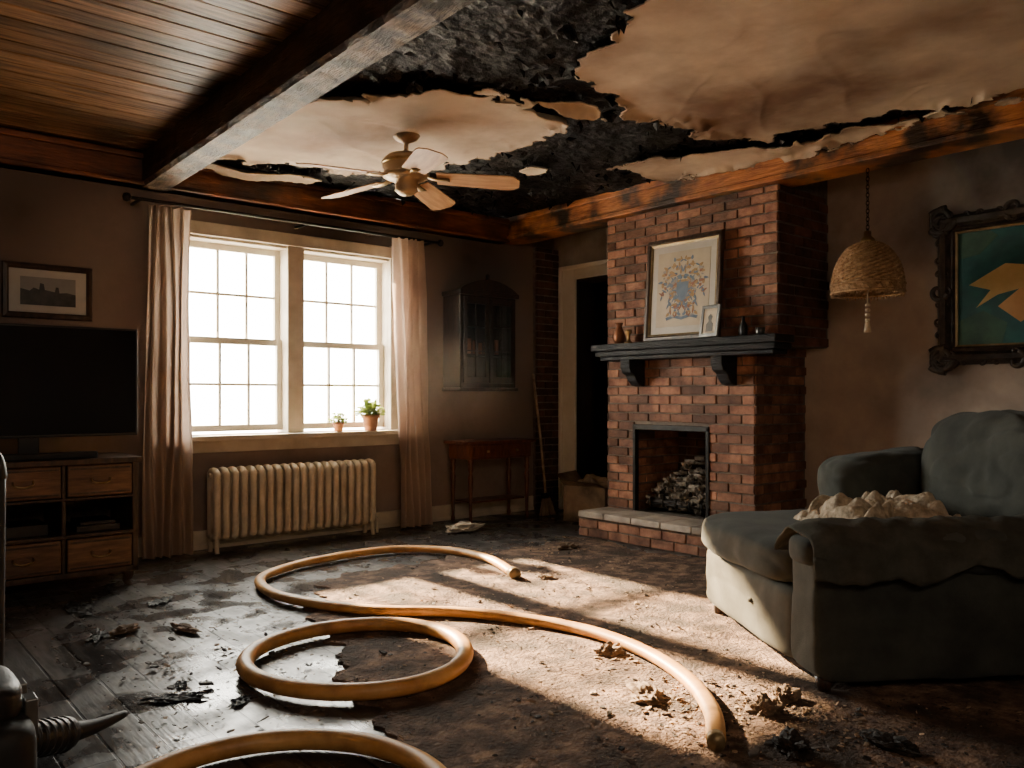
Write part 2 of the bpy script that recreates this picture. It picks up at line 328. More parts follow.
for j in range(GX.shape[0]):
    for i in range(GX.shape[1]):
        p=Vector((GX[j,i],GY[j,i],0))
        nzf[j,i]=noise.noise(p*3.1)*.11+noise.noise(p*8)*.09+noise.noise(p*21)*.042+noise.noise(p*50)*.016
        nz2[j,i]=noise.noise(p*2+Vector((9,9,9)))
        nz3[j,i]=noise.noise(Vector((p.x*1.1+p.y*.8,p.y*2.4-p.x*1.0,4)))
def sdf(poly):
    n=len(poly); dm=np.full(GX.shape,1e9); ins=np.zeros(GX.shape,bool)
    for a in range(n):
        x1,y1=poly[a];x2,y2=poly[(a+1)%n]; ex,ey=x2-x1,y2-y1
        t=np.clip(((GX-x1)*ex+(GY-y1)*ey)/(ex*ex+ey*ey),0,1)
        dm=np.minimum(dm,np.hypot(GX-x1-t*ex,GY-y1-t*ey))
        c=((y1>GY)!=(y2>GY)); xi=x1+(GY-y1)/(ey if ey!=0 else 1e-9)*ex; ins^=c&(GX<xi)
    return np.where(ins,dm,-dm)
D=np.full(GX.shape,-1e9)
for p in polys:
    s=sdf(p); k=1.0 if len(p)>6 else .45
    D=np.maximum(D,s+nzf*k-(.02 if len(p)>6 else 0))
gy,gx=np.gradient(D,res); gm=np.hypot(gx,gy)+1e-6; 
PX=GX.copy();PY=GY.copy(); out=D<0
stp=np.clip(-D,0,res*1.4)/gm
PX[out]=(GX+gx/gm*stp)[out]; PY[out]=(GY+gy/gm*stp)[out]
Dc=np.clip(D,0,9)
Z=H-.032-.045*np.exp(-Dc/.05)*(.3+1.5*np.clip(nz2+.2,0,1))-.03*np.clip(nz2,0,1)*np.clip(D,0,.3)/.3 - .004*nzf/.1 - .005*np.clip(1-np.abs(nz3)*9,0,1)**2*np.clip(Dc/.1,0,1)
idx=-np.ones(GX.shape,int);V=[];F=[]
anyin=(D[:-1,:-1]>0)|(D[1:,:-1]>0)|(D[:-1,1:]>0)|(D[1:,1:]>0)
for j,i in zip(*np.nonzero(anyin)):
    f=[]
    for (b,a) in ((j,i),(j,i+1),(j+1,i+1),(j+1,i)):
        if idx[b,a]<0: idx[b,a]=len(V); V.append((PX[b,a],PY[b,a],Z[b,a]))
        f.append(int(idx[b,a]))
    F.append(tuple(f))
o=mk('torn_plaster_skin',V,F,M['plaster'],ceil,smooth=True)
sd=o.modifiers.new('Solidify','SOLIDIFY'); sd.thickness=.008; sd.offset=0
# hanging char flakes along ceiling
V=[];F=[]
for k in range(700):
    x=random.uniform(1.9,4.6); y=random.uniform(1.2,5.5)
    j=min(int((y+1.0)/res),D.shape[0]-1); i=min(int((x-1.8)/res),D.shape[1]-1)
    if D[j,i]>.03: continue
    if D[j,i]<-.2 and random.random()<.5: continue
    s=random.uniform(.012,.06); a=random.uniform(0,6.28); b=len(V); n=random.randint(4,6); z0=H-.02; asp=random.uniform(.3,1)
    for q in range(n):
        t=a+q*6.283/n; r=s*random.uniform(.5,1.1); V.append((x+r*math.cos(t),y+r*asp*math.sin(t),z0-abs(random.gauss(0,.025))))
    V.append((x,y,z0+.0)); 
    for q in range(n): F.append((b+q,b+(q+1)%n,b+n))
mk('hanging_char_flakes',V,F,M['char'],ceil)

# crown trims and beams
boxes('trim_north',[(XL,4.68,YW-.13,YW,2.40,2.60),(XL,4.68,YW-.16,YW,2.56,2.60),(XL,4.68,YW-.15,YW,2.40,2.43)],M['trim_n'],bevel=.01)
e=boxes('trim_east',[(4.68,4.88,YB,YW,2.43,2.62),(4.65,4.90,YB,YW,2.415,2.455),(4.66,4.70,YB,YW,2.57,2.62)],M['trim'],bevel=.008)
b=empty('ceiling_beam',(1.70,5.60,0),rz=math.radians(-.9))
def rough_beam(name,x0,x1,y0,y1,z0,z1,mat,amp):
    n=120;V=[];F=[]
    ring=[(x0,z1),(x0,(z0+z1)/2),(x0,z0+.02),(x0+.02,z0),((x0+x1)/2,z0),(x1-.02,z0),(x1,z0+.02),(x1,z1)]
    for i in range(n+1):
        y=y0+(y1-y0)*i/n
        for (x,z) in ring:
            dv=noise.noise(Vector((x*7,y*2.3,z*9)))*amp+noise.noise(Vector((x*20,y*11,z*20)))*amp*.6
            V.append((x+dv,y,z+(dv if z<z1 else 0)))
    m=len(ring)
    for i in range(n):
        for k in range(m-1): F.append((i*m+k,i*m+k+1,(i+1)*m+k+1,(i+1)*m+k))
    F.append(tuple(range(m)));F.append(tuple(n*m+k for k in range(m)))
    o=mk(name,V,F,mat,b); return o
bo=rough_beam('timber',-.09,.10,-6.9,0,2.40,H+.01,M['beam'],.012)
bo.data.materials.append(M['beam_under'])
for p in bo.data.polygons:
    if abs(p.normal.z)>.6 : p.material_index=1

# ------------------------------------------------------------------ windows
def window(name,x0,x1):
    w=empty(name); z0,z1=WZ0+.02,WZ1-.02; zm=1.44; s=.045
    def sash(a,b,c,dd,yy,th):
        l=[(a,a+s,yy,yy+th,c,dd),(b-s,b,yy,yy+th,c,dd),(a+s,b-s,yy,yy+th,c,c+s),(a+s,b-s,yy,yy+th,dd-s,dd)]
        wdt=(b-a-2*s)
        for k in (1,2): l.append((a+s+wdt*k/3-.009,a+s+wdt*k/3+.009,yy+.006,yy+th-.004,c+s,dd-s))
        mz=(c+dd)/2; l.append((a+s,b-s,yy+.007,yy+th-.005,mz-.009,mz+.009))
        return l
    boxes('upper_sash',sash(x0,x1,zm-.02,z1,YW+.12,.035),M['sash'],w,bevel=.002)
    boxes('lower_sash',sash(x0,x1,z0,zm+.025,YW+.08,.035),M['sash'],w,bevel=.002)
    boxes('glass',[(x0+.02,x1-.02,YW+.136,YW+.139,zm,z1-.02),(x0+.02,x1-.02,YW+.096,YW+.099,z0+.02,zm)],M['glass'],w)
window('window_1',WX0+.02,2.66); window('window_2',2.78,WX1-.02)
boxes('trim_window',[(WX0-.09,WX0+.02,YW-.025,YW+.02,WZ0-.0,WZ1+.10),(WX1-.02,WX1+.07,YW-.025,YW+.02,WZ0,WZ1+.10),(WX0-.11,WX1+.09,YW-.035,YW,WZ1,WZ1+.09),
   (2.655,2.785,YW-.02,YW+.17,WZ0,WZ1),(WX0,WX0+.02,YW+.02,YW+T,WZ0,WZ1),(WX1-.02,WX1,YW+.02,YW+T,WZ0,WZ1),(WX0+.02,WX1-.02,YW,YW+T,WZ1-.02,WZ1),
   (WX0-.13,WX1+.10,YW-.13,YW+.12,WZ0-.035,WZ0+.0),(WX0-.09,WX1+.07,YW-.025,YW,WZ0-.12,WZ0-.035)],M['cream'],bevel=.005)

# curtains
def curtain(name,xa,xb,z0,z1,folds,seed,shift,belly=0):
    nu,nv=folds*14,46;V=[];F=[]
    for j in range(nv+1):
        v=j/nv; z=z1+(z0-z1)*v
        wscale=1-.18*math.sin(math.pi*min(1,v*1.0))*belly+.12*v
        for i in range(nu+1):
            u=i/nu; cx=(xa+xb)/2; w=(xb-xa)*wscale
            x=cx+(u-.5)*w+shift*v+.012*math.sin(v*5+u*9+seed)
            a=.026+.016*noise.noise(Vector((u*3,v*2,seed)))
            ph=u*folds*2*math.pi+2.6*noise.noise(Vector((u*2.2,v*1.6,seed+3)))
            yy=YW-.19+a*math.sin(ph)+.014*noise.noise(Vector((u*9,v*7,seed)))
            V.append((x,yy,z+.01*noise.noise(Vector((u*6,seed,2)))))
    for j in range(nv):
        for i in range(nu):
            a=j*(nu+1)+i;F.append((a,a+1,a+nu+2,a+nu+1))
    return mk(name,V,F,M['curtain'],None,smooth=True)
curtain('curtain',1.62,1.90,.015,2.27,5,1.0,-.01,.3)
curtain('curtain',3.45,3.73,.015,2.29,5,4.0,.07,.3)
cr=empty('curtain_rod',(0,YW-.19,2.295))
sweep('rod',[(1.5,0,0),(2.7,0,.0),(3.90,0,0)],.011,M['iron'],cr,n=4)
for x in (1.5,3.90): lathe('finial',[(0,-.03),(.02,-.022),(.028,0),(.02,.022),(0,.03)],M['iron'],cr,seg=16,loc=(x,0,0))
boxes('brackets',[(x-.008,x+.008,.0,.185,-.012,.004) for x in (1.58,2.72,3.83)],M['iron'],cr)

# radiator
rad=empty('radiator',(0,0,0)); V=[];F=[]
x0,x1=2.02,3.27;ns=20;zt=.55;zb=.07
for k in range(ns):
    x=x0+.03+(x1-x0-.06)*k/(ns-1)
    sweepVF([(x,5.44,zb+.04),(x,5.432,zb+.08),(x,5.435,.3),(x,5.432,zt-.05),(x,5.445,zt-.012),(x,5.49,zt),(x,5.535,zt-.012),(x,5.548,zt-.05),(x,5.545,.3),(x,5.545,zb+.04)],.0235,seg=10,n=4,V=V,F=F)
    sweepVF([(x,5.49,zb+.03),(x,5.49,.3),(x,5.49,zt-.02)],.02,seg=8,n=2,V=V,F=F)
    sweepVF([(x,5.43,zb+.05),(x,5.49,zb+.03),(x,5.55,zb+.05)],.026,seg=10,n=4,V=V,F=F)
sweepVF([(x0,5.49,zt-.035),(x1,5.49,zt-.035)],.018,seg=12,n=1,V=V,F=F)
sweepVF([(x0,5.49,zb+.045),(x1,5.49,zb+.045)],.018,seg=12,n=1,V=V,F=F)
mk('sections',V,F,M['radiator'],rad,smooth=True)
V=[];F=[]
for x in (x0+.03,x1-.03):
    for yy in (5.44,5.54): sweepVF([(x,yy,zb+.05),(x,yy+(-.005 if yy<5.5 else .005),.03),(x,yy+(-.015 if yy<5.5 else .015),0.0)],.016,seg=8,n=3,V=V,F=F)
sweepVF([(x1,5.49,zb+.045),(x1+.03,5.49,zb+.045),(x1+.04,5.49,zb+.02),(x1+.04,5.49,0)],.012,seg=8,n=4,V=V,F=F)
mk('feet_and_pipe',V,F,M['radiator'],rad,smooth=True)

# plants
def plant(name,loc,r,h,nl,ls,spread):
    e=empty(name,loc)
    lathe('pot',[(0,0),(r*.7,0),(r*.95,h*.8),(r*1.1,h*.8),(r*1.1,h),(r*.95,h),(r*.9,h*.85),(0,h*.85)],M['terracotta'],e,seg=24)
    lathe('soil',[(0,h*.9),(r*.92,h*.87),(0,h*.86)],M['soil'],e,seg=20)
    V=[];F=[]
    for k in range(nl):
        a=random.uniform(0,6.283); el=random.uniform(.1,1.4); R=spread*random.uniform(.35,1)
        tip=Vector((math.cos(a)*math.cos(el)*R,math.sin(a)*math.cos(el)*R*.55,h*.9+math.sin(el)*R*1.0))
        s=ls*random.uniform(.7,1.3); dirv=Vector((math.cos(a)*math.cos(el*.6),math.sin(a)*math.cos(el*.6)*.4,math.sin(el*.6)-.2)).normalized()
        sd=dirv.cross(Vector((random.random(),random.random(),1))).normalized(); b=len(V)
        for (f,w) in ((0,0),(.35,.4),(.7,.35),(1,0)):
            if w==0: V.append(tip+dirv*s*f)
            else: V.append(tip+dirv*s*f+sd*s*w); V.append(tip+dirv*s*f-sd*s*w)
        F+= [(b,b+1,b+2),(b+1,b+3,b+4,b+2),(b+3,b+5,b+4)]
        if k%3==0: sweepVF([(0,0,h*.85),(tip.x*.4,tip.y*.4,h*.85+(tip.z-h*.85)*.7),tuple(tip)],.0018,seg=5,n=3,V=V,F=F)
    mk('foliage',V,F,M['leaf'],e)
plant('potted_plant',(3.31,5.585,WZ0+.001),.066,.125,260,.032,.115)
plant('potted_plant',(3.04,5.60,WZ0+.001),.042,.07,130,.022,.075)

# ------------------------------------------------------------------ TV stand + TV
ts=empty('tv_stand')
A0,A1,B0,B1=.24,1.38,4.82,5.28
boxes('carcass',[(A0-.02,A1+.02,B0-.02,B1,.685,.715),(A0,A0+.03,B0,B1,.09,.685),(A1-.03,A1,B0,B1,.09,.685),(A0,A1,B0,B1,.085,.115),(A0,A1,B0+.0,B1,.295,.315),(A0,A1,B0,B1,.495,.51),(A0,A1,B1-.015,B1,.09,.69),(1.0,1.02,B0+.005,B1,.09,.69),(.62,.64,B0+.005,B1,.09,.69)],M['wooddark'],ts,bevel=.004)
dr=[];hd_V=[];hd_F=[]
for (xa,xb) in ((A0+.035,.615),(.645,.995),(1.025,A1-.035)):
    for (za,zb2) in ((.12,.29),(.515,.68)):
        dr.append((xa,xb,B0-.008,B0+.02,za,zb2)); cx=(xa+xb)/2; cz=(za+zb2)/2
        sweepVF([(cx-.045,B0-.012,cz+.012),(cx-.04,B0-.03,cz-.005),(cx,B0-.034,cz-.014),(cx+.04,B0-.03,cz-.005),(cx+.045,B0-.012,cz+.012)],.005,seg=8,n=4,V=hd_V,F=hd_F)
boxes('drawer_fronts',dr,M['woodbrown'],ts,bevel=.006)
boxes('drawer_frames',[b2 for (a,b,c,dd,e1,f) in dr for b2 in ((a+.012,b-.012,c-.004,c,f-.022,f-.012),(a+.012,b-.012,c-.004,c,e1+.012,e1+.022))],M['wooddark'],ts)
mk('handles',hd_V,hd_F,M['brass'],ts,smooth=True)
V=[];F=[]
for x in (A0+.05,A1-.05):
    for yy in (B0+.05,B1-.05):
        sx=1 if x>1 else -1
        sweepVF([(x,yy,.09),(x+.012*sx,yy-.008,.06),(x-.0*sx,yy,.03),(x+.02*sx,yy-.012,0.0)],lambda f:.034-.02*f,seg=10,n=4,V=V,F=F)
mk('feet',V,F,M['wooddark'],ts,smooth=True)
boxes('shelf_devices',[(1.08,1.3,B0+.05,B0+.3,.315,.35),(.70,.95,B0+.06,B0+.32,.315,.375),(1.1,1.28,B0+.06,B0+.28,.35,.37)],M['black'],ts,bevel=.004)
tv=empty('television',(.885,5.02,.715))
box('panel',-.55,.55,0,.03,.11,.72,M['black'],tv,bevel=.006)
box('screen',-.538,.538,-.002,.0,.125,.708,M['screen'],tv)
box('electronics_bulge',-.35,.35,.03,.06,.15,.5,M['black'],tv,bevel=.01)
boxes('foot',[(-.28,.28,-.09,.14,0,.015),(-.05,.05,.01,.03,.01,.14)],M['black'],tv,bevel=.004)
box('soundbar',-.4,.30,-.16,-.10,0.0,.035,M['dgray'],tv,bevel=.008)

# left wall picture
pf=empty('framed_photograph',(1.10,YW-.002,1.685))
W_,H_=.42,.26
frame_mesh('frame',W_,H_,[(0,.0),(0,.018),(.01,.026),(.03,.022),(.036,.012),(.036,0)],M['wooddark'],pf)
box('mat',-.215,.215,-.010,-.004,-.135,.135,M['white'],pf)
box('photo',-.15,.15,-.012,-.010,-.085,.085,M['photo_sky'],pf)
flat('photo_land',[(-.15,-.085),(.15,-.085),(.15,-.01),(.10,.0),(.06,-.005),(.055,.03),(.04,.03),(.035,.0),(-.02,.01),(-.025,.045),(-.045,.05),(-.05,.01),(-.08,.02),(-.10,.0),(-.15,.012)],-.014,M['photo_dark'],pf)

# ------------------------------------------------------------------ wall cabinet
cb=empty('wall_cabinet',(4.36,YW-.002,1.12)); 
K='cabwood'
boxes('body',[(-.30,-.27,-.24,0,0,.78),(.27,.30,-.24,0,0,.78),(-.30,.30,-.24,0,0,.04),(-.30,.30,-.24,0,.75,.78),(-.30,.30,-.02,0,0,.78),(-.27,.27,-.2,-.02,.27,.285),(-.27,.27,-.2,-.02,.52,.535)],M[K],cb,bevel=.004)
boxes('doors',[b2 for s in (-1,1) for b2 in [(min(s*.27,s*.235),max(s*.27,s*.235),-.255,-.235,.04,.75),(min(s*.005,s*.04),max(s*.005,s*.04),-.255,-.235,.04,.75),(min(s*.04,s*.235),max(s*.04,s*.235),-.255,-.235,.04,.09),(min(s*.04,s*.235),max(s*.04,s*.235),-.255,-.235,.70,.75),(min(s*.132,s*.144),max(s*.132,s*.144),-.252,-.238,.09,.70),(min(s*.04,s*.235),max(s*.04,s*.235),-.252,-.238,.30,.31),(min(s*.04,s*.235),max(s*.04,s*.235),-.252,-.238,.51,.52)]],M[K],cb,bevel=.003)
box('glass_front',-.24,.24,-.246,-.243,.08,.71,M['glass'],cb)
boxes('mouldings',[(-.32,.32,-.27,0,.77,.81),(-.315,.315,-.265,0,-.03,.0)],M[K],cb,bevel=.008)
arc=[(-.31,.81)]+[(-.31+.62*i/16,.81+.10*math.sin(math.pi*i/16)**.8) for i in range(1,16)]+[(.31,.81)]
V=[(x,-.26,z) for x,z in arc]+[(x,-.20,z) for x,z in arc];n=len(arc)
mk('pediment',V,[tuple(range(n)),tuple(range(n,2*n))]+[(i,(i+1)%n,n+(i+1)%n,n+i) for i in range(n)],M[K],cb)
lathe('finial',[(0,0),(.025,.005),(.015,.02),(.022,.04),(0,.06)],M[K],cb,seg=16,loc=(0,-.23,.905))
V=[];F=[]
for k in range(8):
    x=-.22+.06*k; sweepVF([(x,-.1,.29),(x,-.1,.29+random.uniform(.06,.13))],.018,seg=8,n=1,V=V,F=F)
mk('crockery',V,F,M['rust'],cb,smooth=True)

# console table
ct=empty('console_table',(4.39,5.44,0))
boxes('top',[(-.37,.37,-.17,.17,.655,.68)],M['woodred'],ct,bevel=.006)
boxes('apron',[(-.33,.33,-.145,.145,.53,.655)],M['woodred'],ct,bevel=.003)
boxes('drawers',[(-.30,-.01,-.155,-.14,.548,.642),(.01,.30,-.155,-.14,.548,.642)],M['woodred'],ct,bevel=.004)
for sx in (-1,1): lathe('knob',[(0,-.012),(.012,-.008),(.012,.008),(0,.012)],M['brass'],ct,seg=12,loc=(sx*.155,-.165,.595))
for sx in (-1,1):
    for sy in (-1,1):
        lathe('leg',[(0,0),(.014,0),(.018,.03),(.013,.06),(.017,.25),(.024,.38),(.015,.42),(.025,.45),(.018,.48),(.024,.50),(.024,.54)],M['woodred'],ct,seg=16,loc=(sx*.305,sy*.12,0))
box('lower_shelf',-.29,.29,-.11,.11,.17,.185,M['woodred'],ct,bevel=.004)
# leaning broom
bm_=empty('broom')
sweep('handle',[(4.92,5.32,0.16),(4.96,5.44,.7),(5.0,5.58,1.25)],.012,M['debris_l'],bm_,n=4)
V=[];F=[]
for k in range(60):
    a=random.uniform(-.09,.09); c=random.uniform(-.02,.02)
    sweepVF([(4.92+a*.35,5.32+c,.18),(4.92+a,5.30+c*2,.004)],.0035,seg=4,n=1,V=V,F=F)
mk('bristles',V,F,M['card'],bm_)
box('ferrule',4.875,4.965,5.295,5.345,.15,.20,M['iron'],bm_,bevel=.008)

# brick pilaster on north wall
def brickwall(name,axis,u0,u1,z0,z1,pos,nrm,mat,parent,skip=None,phase=0,bl=.19,bh=.056,g=.010):
    V=[];F=[];row=0;z=z0+g/2
    while z<z1-.02:
        u=u0-(bl+g)*(.5 if (row+phase)%2 else 0)
        while u<u1:
            a,b2=max(u,u0),min(u+bl,u1)
            if b2-a>.03:
                zz=min(z+bh,z1)
                segs=[(a,b2)]
                if skip and zz>skip[2] and z<skip[3]:
                    segs=[]
                    if a<skip[0]: segs.append((a,min(b2,skip[0])))
                    if b2>skip[1]: segs.append((max(a,skip[1]),b2))
                for (a1,b1) in segs:
                    if b1-a1<.02: continue
                    pr=.009+random.uniform(-.004,.006); lo,hi=(pos+nrm*pr,pos-nrm*.02)
                    j=random.uniform(-.002,.002)
                    o=len(V)
                    if axis=='y': V+=bv(min(lo,hi),max(lo,hi),a1,b1,z+j,zz+j)
                    else: V+=bv(a1,b1,min(lo,hi),max(lo,hi),z+j,zz+j)
                    F+=[tuple(i+o for i in f) for f in BF]
            u+=bl+g
        z+=bh+g;row+=1
    o=mk(name,V,F,mat,parent,bevel=.0035); return o
bp=box('brick_pilaster',5.08,XR,YW-.05,YW-.001,0,2.42,M['mortar'],wn)
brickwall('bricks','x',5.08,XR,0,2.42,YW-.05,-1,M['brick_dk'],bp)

# ------------------------------------------------------------------ fireplace
fp=empty('fireplace')
CX=4.73; CL=4.40; CR=3.09; CU=2.92; OZ=.83; OL=4.127; OR=3.446; HZ=.19
boxes('chimney_core',[(CX,XR,OL,CL,0,1.38),(CX,XR,CR,OR,0,1.38),(CX,XR,OR,OL,OZ,1.38),(CX,XR,OR,OL,0,HZ-.01),(XR-.1,XR,OR,OL,HZ-.01,OZ),(CX,XR,CU,CL,1.38,2.415),(4.90,XR,CU,CL,2.415,H)],M['mortar'],fp)
brickwall('front_bricks_lower','y',CR,CL,0.0,1.38,CX,-1,M['brick'],fp,skip=(OR,OL,HZ,OZ))
brickwall('front_bricks_upper','y',CU,CL,1.38,2.41,CX,-1,M['brick'],fp)
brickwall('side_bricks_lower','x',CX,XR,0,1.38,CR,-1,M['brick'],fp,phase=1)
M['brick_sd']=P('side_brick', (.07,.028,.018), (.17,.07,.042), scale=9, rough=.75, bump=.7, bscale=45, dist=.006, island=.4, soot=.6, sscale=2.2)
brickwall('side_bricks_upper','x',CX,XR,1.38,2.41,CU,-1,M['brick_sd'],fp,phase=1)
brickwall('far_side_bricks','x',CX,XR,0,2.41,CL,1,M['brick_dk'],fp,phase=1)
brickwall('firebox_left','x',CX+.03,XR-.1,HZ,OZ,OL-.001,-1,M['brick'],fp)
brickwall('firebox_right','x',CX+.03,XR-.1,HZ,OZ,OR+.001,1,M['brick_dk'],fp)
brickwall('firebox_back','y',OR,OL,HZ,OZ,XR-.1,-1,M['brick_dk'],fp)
boxes('firebox_frame',[(CX-.022,CX+.02,OR-.005,OR+.022,HZ,OZ),(CX-.022,CX+.02,OL-.022,OL+.005,HZ,OZ),(CX-.022,CX+.02,OR-.005,OL+.005,OZ-.03,OZ+.008)],M['iron'],fp,bevel=.003)
HX=4.42
boxes('hearth_core',[(HX,CX,CR+.02,CL-.0,0,HZ-.045)],M['mortar'],fp)
brickwall('hearth_bricks','y',CR+.02,CL,0,HZ-.045,HX,-1,M['brick'],fp)
brickwall('hearth_bricks_end','x',HX,CX,0,HZ-.045,CL,1,M['brick'],fp)
sl=[];y=CR
while y<CL-.02:
    y2=min(y+.262,CL+.015); sl.append((HX-.03,CX-.012,y,y2-.008,HZ-.045,HZ)); y+=.262
boxes('hearth_slabs',sl,M['stone'],fp,bevel=.006)
# fire rubble
V=[];F=[]
for k in range(620):
    y=random.uniform(OR+.05,OL-.05); x=random.uniform(CX+.08,XR-.16); hh=HZ+.015+random.random()*.44*(1-abs(y-(OR+OL)/2)/.5)*(1-abs(x-5.02)/.6)
    s=random.uniform(.006,.018); o=len(V); R=Matrix.Rotation(random.uniform(0,3),3,'Z')@Matrix.Rotation(random.uniform(0,3),3,'X')
    for q in bv(-s*random.uniform(1,5),s,-s,s,-s*.5,s*.5): V.append(R@Vector(q)+Vector((x,y,max(hh,HZ+.03))))
    F+=[tuple(i+o for i in f) for f in BF]
mk('fire_rubble',V,F,M['ash'],fp)
V=[];F=[]
for (a,b2) in (((4.86,3.56,.25),(5.0,4.02,.27)),((5.0,3.58,.30),(4.88,4.0,.33)),((4.9,3.62,.36),(5.08,3.95,.46)),((4.84,3.7,.24),(4.82,4.05,.25))):
    sweepVF([a,((a[0]+b2[0])/2+.01,(a[1]+b2[1])/2,(a[2]+b2[2])/2+.012),b2],lambda f:.030+.006*math.sin(f*9),seg=10,n=5,V=V,F=F)
mk('charred_logs',V,F,M['debris'],fp,smooth=True)
V=[];F=[]
for y in (3.55,3.66,3.78,3.9,4.02): sweepVF([(4.78,y,HZ+.10),(4.79,y,HZ+.04),(4.95,y,HZ+.03),(5.15,y,HZ+.03)],.009,seg=8,n=3,V=V,F=F)
sweepVF([(4.79,3.52,HZ+.06),(4.79,4.05,HZ+.06)],.008,seg=8,n=1,V=V,F=F)
mk('grate',V,F,M['iron'],fp,smooth=True)
# mantel
mt=empty('mantel_shelf')
boxes('shelf',[(4.49,CX-.016,2.79,CL-.04,1.385,1.435),(4.52,CX-.016,2.81,CL-.055,1.345,1.385),(4.55,CX-.016,2.84,CL-.08,1.315,1.345)],M['mantel'],mt,bevel=.008)
for yc in (4.06,3.26):
    pr=[(4.54,1.315),(4.54,1.26),(4.56,1.22),(4.60,1.20),(4.625,1.16),(4.66,1.13),(CX-.016,1.12),(CX-.016,1.315)];n=len(pr)
    V=[(x,yc-.045,z) for x,z in pr]+[(x,yc+.045,z) for x,z in pr]
    mk('corbel',V,[tuple(range(n)),tuple(range(n,2*n))]+[(i,(i+1)%n,n+(i+1)%n,n+i) for i in range(n)],M['mantel'],mt,bevel=.005)

# mantel picture
RZ=-math.pi/2
mp_=empty('framed_crest_print',(4.635,3.600,1.437+.365),rz=RZ,rx=math.radians(-4))
frame_mesh('frame',.58,.66,[(0,0),(0,.02),(.008,.028),(.028,.026),(.036,.012),(.036,0)],M['wooddark'],mp_)
frame_mesh('inner_gilt',.55,.63,[(0,.0),(0,.012),(.015,.018),(.015,0)],M['gilt'],mp_)
box('backing',-.295,.295,-.006,0,-.335,.335,M['white'],mp_)
box('paper',-.225,.225,-.009,-.006,-.265,.265,M['paper'],mp_)
yy=-.011
def petal(cx,cz,a,l,w,mat,nm='petal'):
    pts=[]
    for i in range(12):
        t=2*math.pi*i/12; u=l/2*(1+math.cos(t)); v=w/2*math.sin(t)*(1.2-.5*math.cos(t))
        pts.append((cx+u*math.cos(a)-v*math.sin(a),cz+u*math.sin(a)+v*math.cos(a)))
    flat(nm,pts,yy-random.random()*.001,mat,mp_,.001)
flat('shield',[(-.07,.06),(.07,.06),(.075,-.03),(.045,-.09),(0,-.125),(-.045,-.09),(-.075,-.03)],yy,M['ochre'],mp_,.001)
flat('shield_field',[(-.05,.045),(.05,.045),(.052,-.02),(.03,-.07),(0,-.098),(-.03,-.07),(-.052,-.02)],yy-.0012,M['blue'],mp_,.001)
for k in range(150):
    a=random.uniform(0,6.283); rr=random.uniform(.04,.185); cx=abs(rr*math.cos(a)); cz=rr*math.sin(a)*1.15
    if cz<-.05 and cx>.11: continue
    an=random.uniform(-1.4,1.6); l=random.uniform(.02,.055); w=random.uniform(.008,.018); c=random.choice(['blue','blue','ochre','rust','ochre','photo_sky'])
    for s in (-1,1): petal(s*cx,cz,an if s>0 else math.pi-an,l,w,M[c])
flat('ribbon',[(-.14,-.20),(-.07,-.185),(0,-.20),(.07,-.185),(.14,-.20),(.13,-.22),(.07,-.205),(0,-.222),(-.07,-.205),(-.13,-.22)],yy,M['blue'],mp_,.001)
sf=empty('small_photo_frame',(4.55,3.31,1.435+.112),rz=RZ-.15,rx=math.radians(-9))
frame_mesh('frame',.12,.17,[(0,0),(0,.012),(.02,.012),(.025,.004),(.025,0)],M['lgray'],sf)
box('photo',-.065,.065,-.005,0,-.09,.09,M['paper'],sf)
flat('portrait',[(-.03,-.07),(.03,-.07),(.03,-.02),(.012,.0),(.02,.03),(0,.05),(-.02,.03),(-.012,.0),(-.03,-.02)],-.0065,M['photo_dark'],sf,.001)
box('strut',-.01,.01,.0,.006,-.09,.03,M['wooddark'],sf)
def vase(name,x,y,prof,mat):
    return lathe(name,prof,mat,None,seg=24,loc=(x,y,1.436))
vase('copper_jug',4.60,4.17,[(0,0),(.03,0),(.042,.03),(.045,.07),(.03,.11),(.022,.135),(.03,.16),(.026,.16),(.018,.135),(0,.12)],P('copper',(.20,.08,.04),(.32,.14,.07),scale=12,rough=.4,metallic=.6,bump=.1))
vase('brass_candle_cup',4.57,4.05,[(0,0),(.03,0),(.03,.008),(.012,.02),(.012,.06),(.026,.08),(.026,.10),(0,.095)],M['brass'])
vase('dark_bottle',4.60,3.09,[(0,0),(.022,0),(.026,.02),(.026,.07),(.01,.10),(.01,.13),(0,.13)],M['black'])
vase('ceramic_cup',4.59,2.96,[(0,0),(.025,0),(.03,.05),(.028,.05),(.02,.01),(0,.01)],M['lgray'])

# cardboard box near door
cbx=empty('cardboard_box',(5.03,4.84,0),rz=.25)
boxes('walls',[(-.17,.17,-.2,-.192,0,.30),(-.17,.17,.192,.2,0,.30),(-.17,-.162,-.2,.2,0,.30),(.162,.17,-.2,.2,0,.30),(-.17,.17,-.2,.2,0,.01)],M['card'],cbx)
mk('flaps',[(-.17,-.2,.3),(-.17,.2,.3),(-.27,.18,.36),(-.27,-.19,.34),(-.17,.2,.3),(.17,.2,.3),(.15,.27,.40),(-.15,.28,.39)],[(0,1,2,3),(4,5,6,7)],M['card'],cbx)
puff('crumpled_contents',-.15,.15,-.18,.18,.05,.36,M['card'],cbx,n=3,amp=.06,fs=9)

